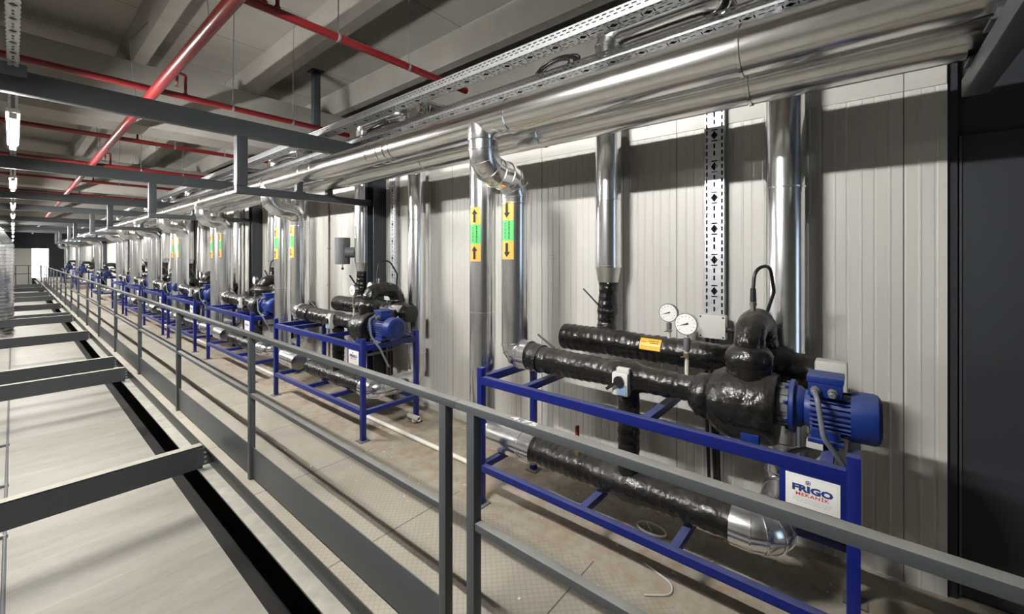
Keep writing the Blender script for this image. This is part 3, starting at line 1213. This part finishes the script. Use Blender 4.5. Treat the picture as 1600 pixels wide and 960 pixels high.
def build_riser_b(by, fl):
    t = empty('supply_riser', (PX, by, 0.95))
    path = arc([(MXF, by, MZF), (MXF, by, E + 0.532), (PX, by, E + 0.508), (PX, by, 0.955), (PX, by - 0.13, 0.955)], [0.125, 0.125, 0.12], 3)
    m = MB()
    m.sweep(path, AR, 40)
    for i in range(1, len(path) - 1):
        d = (V(path[i + 1]) - V(path[i])).normalized() + (V(path[i]) - V(path[i - 1])).normalized()
        m.band(path[i], d, AR, 0.010, 0.0045, 40)
    m.band((PX, by, E + 0.345), (0, 0, 1), AR, 0.012, 0.004, 40)
    m.build('pipe', 'aluminium', t)
    # saddle collar where the branch leaves the main
    m = MB()
    m.sweep([(MXF, by, MZF), (MXF, by, E + 0.700), (MXF, by, E + 0.693)], [AR + 0.002, AR + 0.0035, AR], 40, False)
    m.build('collar', 'aluminium', t)
    if fl:
        flow_label(t, PX, by, 0.04, 1.765, False)
    return t


o = build_riser_a(AY, True)
tag(o, 'silver riser with up-arrow labels beside the nearest pump stand', 'pipe', 'silver return risers')
o = build_riser_b(BY, True)
tag(o, 'silver bent riser with down-arrow labels feeding the nearest pump', 'pipe', 'silver supply risers')

# risers of the later sets stand a little farther along
A2, B2 = 2.36, 1.90
ra2 = build_riser_a(A2 + 3.15, True)
tag(ra2, 'silver riser with up-arrow labels beside the second pump stand', 'pipe', 'silver return risers')
rb2 = build_riser_b(B2 + 3.15, True)
tag(rb2, 'silver bent riser with down-arrow labels feeding the second pump', 'pipe', 'silver supply risers')
# their taped suction pipe reaches the same elbow
# --- wall riser with the low elbow
t = U(empty('riser_pipe', (2.64, 0.311, 0.26)), 'silver riser against the wall at the motor end of the {o} pump', 'pipe', 'silver wall risers')
m = MB()
path = arc([(PX, 0.46, 0.355), (PX, 0.311, 0.355), (2.64, 0.311, 0.355), (2.64, 0.311, E + 1.54), (3.9, 0.311, E + 1.54)], [0.10, 0.09, 0.10], 3)
m.sweep(path, 0.090, 40)
for i in range(1, len(path) - 1):
    d = (V(path[i + 1]) - V(path[i])).normalized() + (V(path[i]) - V(path[i - 1])).normalized()
    m.band(path[i], d, 0.090, 0.010, 0.005, 40)
for z in (0.62, 1.96, 2.9):
    m.band((2.64, 0.311, z), (0, 0, 1), 0.090, 0.010, 0.0035, 40)
m.build('pipe', 'aluminium', t)

# --- middle riser with cone and taped foot
MY = 1.34
t = U(empty('middle_riser', (2.64, MY, 1.1)), 'silver riser with grey cone and black taped foot behind the {o} pump', 'pipe', 'silver middle risers')
m = MB()
path = arc([(2.64, MY, 1.52), (2.64, MY, E + 1.54), (2.64, 0.311 + 0.36, E + 1.54), (3.9, 0.311 + 0.36, E + 1.54)], [0.10, 0.10], 3)
m.sweep(path, 0.088, 40)
for i in range(1, len(path) - 1):
    d = (V(path[i + 1]) - V(path[i])).normalized() + (V(path[i]) - V(path[i - 1])).normalized()
    m.band(path[i], d, 0.088, 0.010, 0.005, 40)
for z in (1.53, 1.98, 2.55):
    m.band((2.64, MY, z), (0, 0, 1), 0.088, 0.010, 0.0035, 40)
m.build('pipe', 'aluminium', t)
m = MB()
m.sweep([(2.64, MY, 1.525), (2.64, MY, 1.42)], [0.087, 0.069], 40)
m.build('cone', 'aluminium_dull', t)
m = MB()
wrapped(m, arc([(2.64, MY, 1.43), (2.625, MY, 1.20), (2.61, MY, 1.05), (2.46, MY, 1.045)], 0.1, 4), 0.064, 0.012, 26, 15.0, 0.066, wob=0.08)
tf = m.build('taped_foot', 'black_wrap', t, angle=50)
m = MB()
m.bar((2.58, MY + 0.04, 1.26), (2.56, MY + 0.15, 1.37), 0.022, 0.005)
m.build('valve_lever', 'rubber', tf)

# --- gauges


def gauge(name, x, y, zc, zb, r, last, lab, grp, mat='grey_plastic'):
    t = U(empty(name, (x, y, zb)), lab, 'gauge', grp, last)
    m = MB()
    m.lathe((x + 0.012, y, zc), (-1, 0, 0), [(-0.012, r * 0.6), (-0.010, r * 0.92), (0.0, r * 0.95), (0.020, r * 0.97), (0.021, r * 1.02), (0.028, r * 1.02), (0.029, r * 0.9)], 36)
    m.build('case', mat, t)
    m = MB()
    m.lathe((x - 0.0172, y, zc), (-1, 0, 0), [(0, r * 0.94), (0.0006, r * 0.94)], 36)
    df = m.build('dial', 'dial', t)
    vs, fs = [], []
    for k in range(11):
        a = math.radians(225 - 27 * k)
        c_, s_ = math.cos(a), math.sin(a)
        r0, r1, hw = r * 0.66, r * 0.80, r * 0.018
        b = len(vs)
        vs.extend([(r0 * c_ - hw * s_, r0 * s_ + hw * c_), (r1 * c_ - hw * s_, r1 * s_ + hw * c_), (r1 * c_ + hw * s_, r1 * s_ - hw * c_), (r0 * c_ + hw * s_, r0 * s_ - hw * c_)])
        fs.append([b, b + 1, b + 2, b + 3])
    flat_obj('scale', vs, fs, lambda a, b: (x - 0.0181, y - a, zc + b), 'ink', df)
    a = math.radians(198)
    c_, s_ = math.cos(a), math.sin(a)
    vs = [(r * 0.72 * c_, r * 0.72 * s_)] + [(q * c_ - w_ * s_, q * s_ + w_ * c_) for q, w_ in ((r * 0.2, r * 0.05), (-r * 0.24, r * 0.10), (-r * 0.24, -r * 0.10), (r * 0.2, -r * 0.05))]
    flat_obj('needle', vs, [[0, 1, 2, 3, 4]], lambda a, b: (x - 0.0186, y - a, zc + b), 'ink', df)
    m = MB()
    h = zc - r - zb
    m.lathe((x, y, zb - 0.02), (0, 0, 1), [(0, 0.010), (0.02 + h * 0.36, 0.010), (0.02 + h * 0.37, 0.008), (0.02 + h + 0.004, 0.008)], 12)
    sm = m.build('stem', 'cream_plastic', t)
    m = MB()
    m.lathe((x, y, zb + h * 0.58), (0, 0, 1), [(0, 0.012), (h * 0.04, 0.015), (h * 0.34, 0.015), (h * 0.35, 0.010)], 12)
    m.build('sleeve', 'grey_plastic', sm)
    m = MB()
    m.lathe((x, y, zb + h * 0.42), (0, 0, 1), [(0, 0.0165), (h * 0.12, 0.0165)], 6)
    m.bar((x - 0.012, y, zb + h * 0.47), (x - 0.03, y + 0.02, zb + h * 0.44), 0.008, 0.004)
    m.build('valve_nut', 'brass', sm)


gauge('pressure_gauge', PX, 0.664, 1.262, 1.01, 0.054, 5, 'round white pressure gauge on the level black pipe of the {o} pump', 'front pressure gauges', 'chrome')
gauge('pressure_gauge', 2.46, 0.86, 1.268, 1.115, 0.053, 5, 'round white pressure gauge on the rear black pipe of the {o} pump', 'rear pressure gauges')

# --- actuator on the bypass branch
t = U(empty('damper_actuator', (2.03, 0.97, 0.88)), 'grey valve actuator with black handle below the suction pipe, {o} pump', 'valve actuator', 'front valve actuators', 6)
m = MB()
m.box(2.035, 2.085, 0.925, 1.015, 0.865, 0.985, 0.012)
m.build('case', 'white_plastic', t)
m = MB()
m.box(2.0325, 2.036, 0.932, 0.985, 0.872, 0.925, 0.001)
m.build('cover', 'blue_cover', t)
m = MB()
m.sweep([(2.035, 0.97, 0.945), (2.018, 0.97, 0.945)], 0.026, 20)
m.bar((2.022, 0.972, 0.945), (2.018, 1.035, 0.895), 0.010, 0.016)
m.build('handle', 'rubber', t)
m = MB()
m.box(2.045, 2.075, 0.922, 0.992, 0.985, 1.012, 0.004)
m.box(2.0437, 2.0455, 0.928, 0.986, 0.990, 1.008)
m.build('position_scale', 'white_plastic', t)
m = MB()
m.sweep([(2.085, 0.97, 0.945), (2.12, 0.97, 0.945)], 0.018, 12)
m.build('bracket', 'rubber', t)

# --- control box on the header valve
t = U(empty('valve_control_box', (2.42, 0.12, 0.97)), 'cream control box with round knob at the motor end of the {o} pump', 'control box', 'cream control boxes', 6)
m = MB()
m.box(2.37, 2.45, 0.045, 0.165, 0.965, 1.12, 0.014)
m.build('case', 'cream_plastic', t)
m = MB()
m.sweep([(2.37, 0.105, 1.035), (2.352, 0.105, 1.035)], [0.026, 0.024], 18)
m.build('knob', 'rubber', t)
m = MB()
m.sweep(arc([(2.44, 0.10, 0.975), (2.44, 0.10, 0.72), (2.40, 0.30, 0.64), (2.10, 0.22, 0.66), (PX - 0.05, 0.07, 0.84)], 0.08, 6), 0.011, 10)
m.build('cable', 'grey_cable', t)
m = MB()
m.sweep([(2.47, 0.11, 1.04), (2.50, 0.16, 1.04)], 0.025, 14)
m.build('bracket', 'rubber', t)

# --- temperature probe on top of the arch
t = U(empty('temperature_probe', (2.24, 0.39, 1.34)), 'black cable looping up from the probe on the arch of the {o} pump', 'probe', 'probe cables', 6)
m = MB()
m.lathe((2.24, 0.39, 1.335), (0, 0, 1), [(0, 0.013), (0.03, 0.013), (0.031, 0.016), (0.045, 0.016), (0.046, 0.011), (0.05, 0.011)], 10)
m.build('nut', 'chrome', t)
m = MB()
m.lathe((2.24, 0.39, 1.383), (0, 0, 1), [(0, 0.014), (0.06, 0.012), (0.065, 0.009)], 12)
m.build('boot', 'rubber', t)
m = MB()
pts = arc([(2.24, 0.39, 1.44), (2.25, 0.385, 1.535), (2.33, 0.335, 1.56), (2.42, 0.33, 1.42), (2.45, 0.40, 1.20), (2.47, 0.45, 1.10)], 0.06, 6)
m.sweep(pts, 0.008, 10)
m.build('cable', 'rubber', t)

# --- vertical tray, junction box and cables on the wall
TY = 0.685
L = E + 1.2 - 1.12
t = U(empty('wall_tray', (2.739, TY, 1.12)), 'vertical perforated galvanised tray on the wall behind the {o} pump', 'cable tray', 'vertical wall trays', 6)
tr = tray_mesh('tray', L, mat='galvanised_wall')
tr.parent = t
tr.location = (0, 0, 0)
tr.rotation_euler = Matrix(((0, 0, 1), (1, 0, 0), (0, 1, 0))).to_euler()
t2 = U(empty('junction_box', (2.70, TY, 1.105)), 'pale grey junction box on the wall tray behind the {o} pump', 'junction box', 'wall junction boxes', 6)
m = MB()
m.box(2.685, 2.736, TY - 0.075, TY + 0.075, 1.105, 1.245, 0.004)
m.build('case', 'white_plastic', t2)
m = MB()
m.box(2.680, 2.686, TY - 0.0745, TY + 0.0745, 1.1055, 1.2445, 0.002)
ld = m.build('lid', 'white_plastic', t2)
for a in (-0.063, 0.063):
    for b in (1.117, 1.233):
        m = MB()
        m.lathe((2.680, TY + a, b), (-1, 0, 0), [(0, 0.006), (0.0012, 0.005)], 10)
        m.build('screw', 'rubber', ld)
m = MB()
m.lathe((2.712, TY - 0.075, 1.16), (0, -1, 0), [(0, 0.016), (0.03, 0.016), (0.032, 0.011), (0.09, 0.010)], 12)
m.build('cable_gland', 'rubber', t2)
t3 = U(empty('drop_cables', (2.72, TY, 0)), 'black cables running down the wall tray and below the {o} junction box', 'cable', 'black drop cables', 6)
for k in range(4):
    m = MB()
    m.sweep([(2.757, TY - 0.036 + 0.024 * k, 1.13), (2.757, TY - 0.036 + 0.024 * k, E + 1.19)], 0.0118, 8)
    m.build('tray_run', 'rubber', t3)
for k, (dy, dx) in enumerate(((0.035, 0), (0.0, 0.01), (-0.022, -0.008))):
    m = MB()
    m.sweep([(2.715 + dx, TY + dy, 1.10), (2.72 + dx, TY + dy + 0.006, 0.7), (2.715 + dx, TY + dy - 0.01, 0.3), (2.72 + dx, TY + dy - 0.016, 0.02)], (0.010, 0.014, 0.012)[k], 10)
    m.build('cable', 'rubber', t3)

# ------------------------------------------------------------------ repeat the set down the corridor
STAND_Y = [0.0, 3.28, 5.88, 8.47, 10.79, 13.18, 15.55, 20.8, 28.6, 36.0]
for k in range(1, 10):
    for o, tmpl, last in UNIT:
        if k > last:
            continue
        dy = STAND_Y[k] if o.name.startswith('pump_stand') else STAND_Y[k] - 0.12
        if o.name.split('.')[0] in ('wall_tray', 'junction_box', 'drop_cables', 'valve_control_box'):
            dy += 0.2
        c = copy_tree(o, None, dy)
        c['label'] = tmpl.format(o=ORD[k])
    if k >= 2:
        far = k >= 4
        for src, nm in ((ra2, 'silver riser%s standing beside the far end of the %s pump stand'), (rb2, 'silver bent riser%s feeding the %s pump')):
            c = copy_tree(src, None, STAND_Y[k] - STAND_Y[1], ('flow_label', 'text_label') if far else ())
            c['label'] = nm % ('' if far else ' with arrow labels', ORD[k])
    # taped elbow piece reaching the farther riser
    by = STAND_Y[k] - 0.13 + B2
    m = MB()
    wrapped(m, [(PX, by - 0.10, 0.955), (PX, by - 0.28, 0.945)], 0.084, 0.012, 26, 20.0 + k)
    tag(m.build('pipe_sleeve', 'black_wrap', loc=(PX, by - 0.2, 0.95), angle=50), 'short black taped sleeve joining the silver elbow to the %s pump pipe' % ORD[k],
        'pipe', 'black pipe sleeves')

# ------------------------------------------------------------------ one-off details
# yellow sticker on the nearest header pipe
vv, ff = [], []
RS = 0.0845


def hcyl(h):
    def f(u_, v_):
        a = math.radians(152) + v_ / RS
        return (2.46 + (RS + h) * math.cos(a), 0.945 - u_, 1.045 + (RS + h) * math.sin(a))
    return f


for i in range(9):
    q = -0.036 + 0.072 * i / 8
    vv += [(-0.062, q), (0.062, q)]
for i in range(8):
    ff.append([2 * i, 2 * i + 1, 2 * i + 3, 2 * i + 2])
ys = flat_obj('yellow_sticker', vv, ff, hcyl(0.0), 'yellow_label', hp)
ys['label'] = 'yellow paper sticker'
vs, fs = [], []
rr = random.Random(12)
for (xa, xb, yc, hh) in ((-0.010, 0.052, -0.018, 0.005), (0.0, 0.050, -0.006, 0.005), (-0.050, 0.05, 0.016, 0.0022)):
    x = xa
    while x < xb:
        wd = rr.uniform(0.004, 0.012)
        rect(x, min(xb, x + wd), yc - hh / 2, yc + hh / 2)
        x += wd + 0.003
flat_obj('print', vs, fs, hcyl(0.0006), 'ink', ys)
vs, fs = [], []
rect(-0.052, -0.022, -0.014, -0.008)
flat_obj('print', vs, fs, hcyl(0.0006), 'logo_red', ys)

# grey plastic canister on the second set's middle riser
my = MY + STAND_Y[1] - 0.12
t = thing('plastic_canister', 'grey plastic canister fixed beside the silver riser of the second pump', 'canister', (2.55, my + 0.33, 1.50))
m = MB()
cx, cy = 2.52, my + 0.24
m.lathe((cx, cy, 1.50), (0, 0, 1), [(0, 0.082), (0.003, 0.085), (0.225, 0.085), (0.228, 0.088), (0.312, 0.088), (0.315, 0.085)], 36)
m.build('body', 'grey_plastic', t)
m = MB()
m.sweep([(cx, cy - 0.07, 1.64), (2.61, my + 0.10, 1.64), (2.62, my + 0.075, 1.64)], [0.062, 0.062, 0.072], 28)
m.build('neck', 'grey_plastic', t)
m = MB()
m.sweep([(cx, cy, 1.502), (cx, cy, 1.455)], 0.004, 8)
m.ball((cx, cy, 1.448), 0.016)
m.build('drain_knob', 'rubber', t)

# grey bent drain pipe inside the second stand
t = thing('drain_bend', 'pale grey plastic drain bend standing inside the second pump stand', 'pipe', (2.35, STAND_Y[1] + 1.18, 0.0))
m = MB()
yy = STAND_Y[1] + 1.18
m.sweep(arc([(2.32, yy, 0.30), (2.32, yy, 0.63), (2.32, yy - 0.13, 0.66)], 0.06, 5), 0.036, 24)
m.band((2.32, yy, 0.50), (0, 0, 1), 0.036, 0.03, 0.004, 24)
m.build('pipe', 'cream_plastic', t)

# wall conduit between the second and third sets
t = thing('wall_conduit', 'thin brown conduit clipped upright on the wall past the second pump', 'conduit', (2.79, 5.62, 0))
m = MB()
m.sweep([(2.788, 5.62, 0.0), (2.788, 5.62, E + 1.1)], 0.011, 10)
m.build('pipe', 'conduit', t)
for z in (0.6, 1.2, 1.7, 2.2):
    m = MB()
    m.box(2.774, 2.80, 5.60, 5.64, z - 0.012, z + 0.012, 0.002)
    m.build('clip', 'conduit', t)

# white drain pipe on the floor
t = thing('drain_pipe', 'long white plastic drain pipe lying on the walkway under the stands', 'pipe', (2.23, 4.0, 0))
m = MB()
m.sweep([(2.23, 1.70, 0.022), (2.235, 4.0, 0.022), (2.22, 6.5, 0.022), (2.235, 14.0, 0.022)], 0.018, 14)
m.build('pipe', 'pvc_white', t)
for y in (2.25, 5.4, 7.9):
    m = MB()
    m.band((2.231, y, 0.022), (0, 1, 0), 0.018, 0.05, 0.004, 16)
    m.box(2.20, 2.262, y - 0.01, y + 0.01, 0.0, 0.012)
    m.build('coupling', 'pvc_white', t)
m = MB()
m.sweep([(2.475, STAND_Y[1] - 0.06, 0.048), (2.475, STAND_Y[1] + 0.10, 0.048)], 0.024, 18, False)
m.sweep([(2.475, STAND_Y[1] - 0.06, 0.048), (2.475, STAND_Y[1] + 0.10, 0.048)], 0.018, 18, False)
for r0 in ((0.018, 0.024),):
    m.lathe((2.475, STAND_Y[1] - 0.06, 0.048), (0, 1, 0), [(0, r0[0]), (0.0001, r0[1])], 18, False)
m.box(2.455, 2.495, STAND_Y[1] + 0.0, STAND_Y[1] + 0.03, 0.0, 0.028)
tag(m.build('pipe_stub', 'pvc_white', loc=(2.475, STAND_Y[1], 0.0)), 'open white pipe stub by the rear foot of the second stand', 'pipe')

# white loop of cable and a bent wire on the floor
m = MB()
pts = []
for k in range(49):
    a = 2 * pi * k / 24 + 0.6
    r = 0.072 + 0.006 * math.sin(k * 0.25)
    pts.append((2.17 + 0.55 * r * math.cos(a) - 0.012 * (k / 48), 0.80 + r * 1.15 * math.sin(a), 0.285 + 0.006 * math.cos(a) + 0.006 * k / 48))
pts.append((pts[-1][0] - 0.05, pts[-1][1] - 0.05, 0.284))
m2 = [(p_[0] + 0.16, p_[1] + 0.08, p_[2] - 0.276) for p_ in pts]
m.sweep([(p_[0] + 0.06, p_[1] + 0.05, p_[2]) for p_ in m2], 0.006, 8)
tag(m.build('cable_loop', 'pvc_white', loc=(2.39, 0.93, 0.005)), 'small loop of white cable dropped inside the nearest stand', 'cable')
m = MB()
m.sweep(arc([(2.10, 0.86, 0.008), (2.05, 0.70, 0.008), (1.98, 0.68, 0.008), (1.90, 0.78, 0.008)], 0.06, 5), 0.004, 8)
tag(m.build('wire_scrap', 'cream_plastic', loc=(2.0, 0.75, 0.004)), 'bent scrap of pale wire on the walkway by the nearest stand', 'wire')
m = MB()
m.bar((0.55, 2.05, -0.546), (0.67, 2.09, -0.546), 0.004, 0.004)
tag(m.build('stick', 'conduit', loc=(0.6, 2.07, -0.548)), 'thin dark stick lying on the pale lower floor', 'stick')

# small red-handled cock behind the handrail
t = thing('drain_cock', 'small drain cock with dark red handle on the low pipe, nearest pump', 'valve', (PX, 1.28, 0.43))
m = MB()
m.lathe((PX - 0.02, 1.28, 0.42), (0, 0, 1), [(0, 0.014), (0.03, 0.014), (0.032, 0.010), (0.10, 0.010)], 10)
m.build('stem', 'brass', t)
m = MB()
m.box(PX - 0.034, PX - 0.006, 1.272, 1.288, 0.52, 0.60, 0.006)
m.build('handle', 'red_knob', t)

# pencil scribbles on the wall
rr = random.Random(21)
vs, fs = [], []


def stroke(a, b, w=0.0022):
    d = V((b[0] - a[0], b[1] - a[1]))
    n = V((-d.y, d.x)).normalized() * w / 2
    k = len(vs)
    vs.extend([(a[0] + n.x, a[1] + n.y), (b[0] + n.x, b[1] + n.y), (b[0] - n.x, b[1] - n.y), (a[0] - n.x, a[1] - n.y)])
    fs.append([k, k + 1, k + 2, k + 3])


for q in (((0, 0), (0.01, 0.09)), ((0.008, 0.045), (0.05, 0.09)), ((0.008, 0.045), (0.05, 0.01)), ((0.08, -0.02), (0.10, 0.015)), ((0.10, 0.015), (0.105, -0.025)),
          ((0.12, -0.01), (0.14, 0.04)), ((0.125, 0.02), (0.15, 0.02)), ((0.17, -0.07), (0.185, 0.0)), ((0.21, -0.10), (0.235, -0.05)), ((0.235, -0.05), (0.245, -0.12))):
    stroke(*q)
sc = bpy.data.objects.get('wall_right')
flat_obj('scribble', vs, fs, lambda x, y: (WX - 0.0007, 3.13 - x, E + 0.08 + y), 'faint_ink', sc)
vs, fs = [], []
for row in (0, 1):
    x = 0.01 * row
    while x < 0.09 + 0.03 * row:
        wd = rr.uniform(0.006, 0.016)
        rect(x, x + wd, -0.024 * row, -0.024 * row + 0.004)
        x += wd + 0.005
flat_obj('scribble', vs, fs, lambda x, y: (WX - 0.0007, 1.98 - x, E + 0.0 + y), 'faint_ink', sc)

# loose crumbs on the walkway
m = MB()
rr = random.Random(33)
for k in range(170):
    x = rr.uniform(1.15, 2.75)
    y = rr.uniform(0.0, 7.5)
    s_ = rr.uniform(0.002, 0.0055)
    m.box(x - s_, x + s_, y - s_ * rr.uniform(0.5, 1.6), y + s_, 0.0, s_ * 1.4)
tag(m.build('floor_crumbs', 'pvc_white'), 'scattered pale crumbs of debris on the walkway', 'debris', kind='stuff')
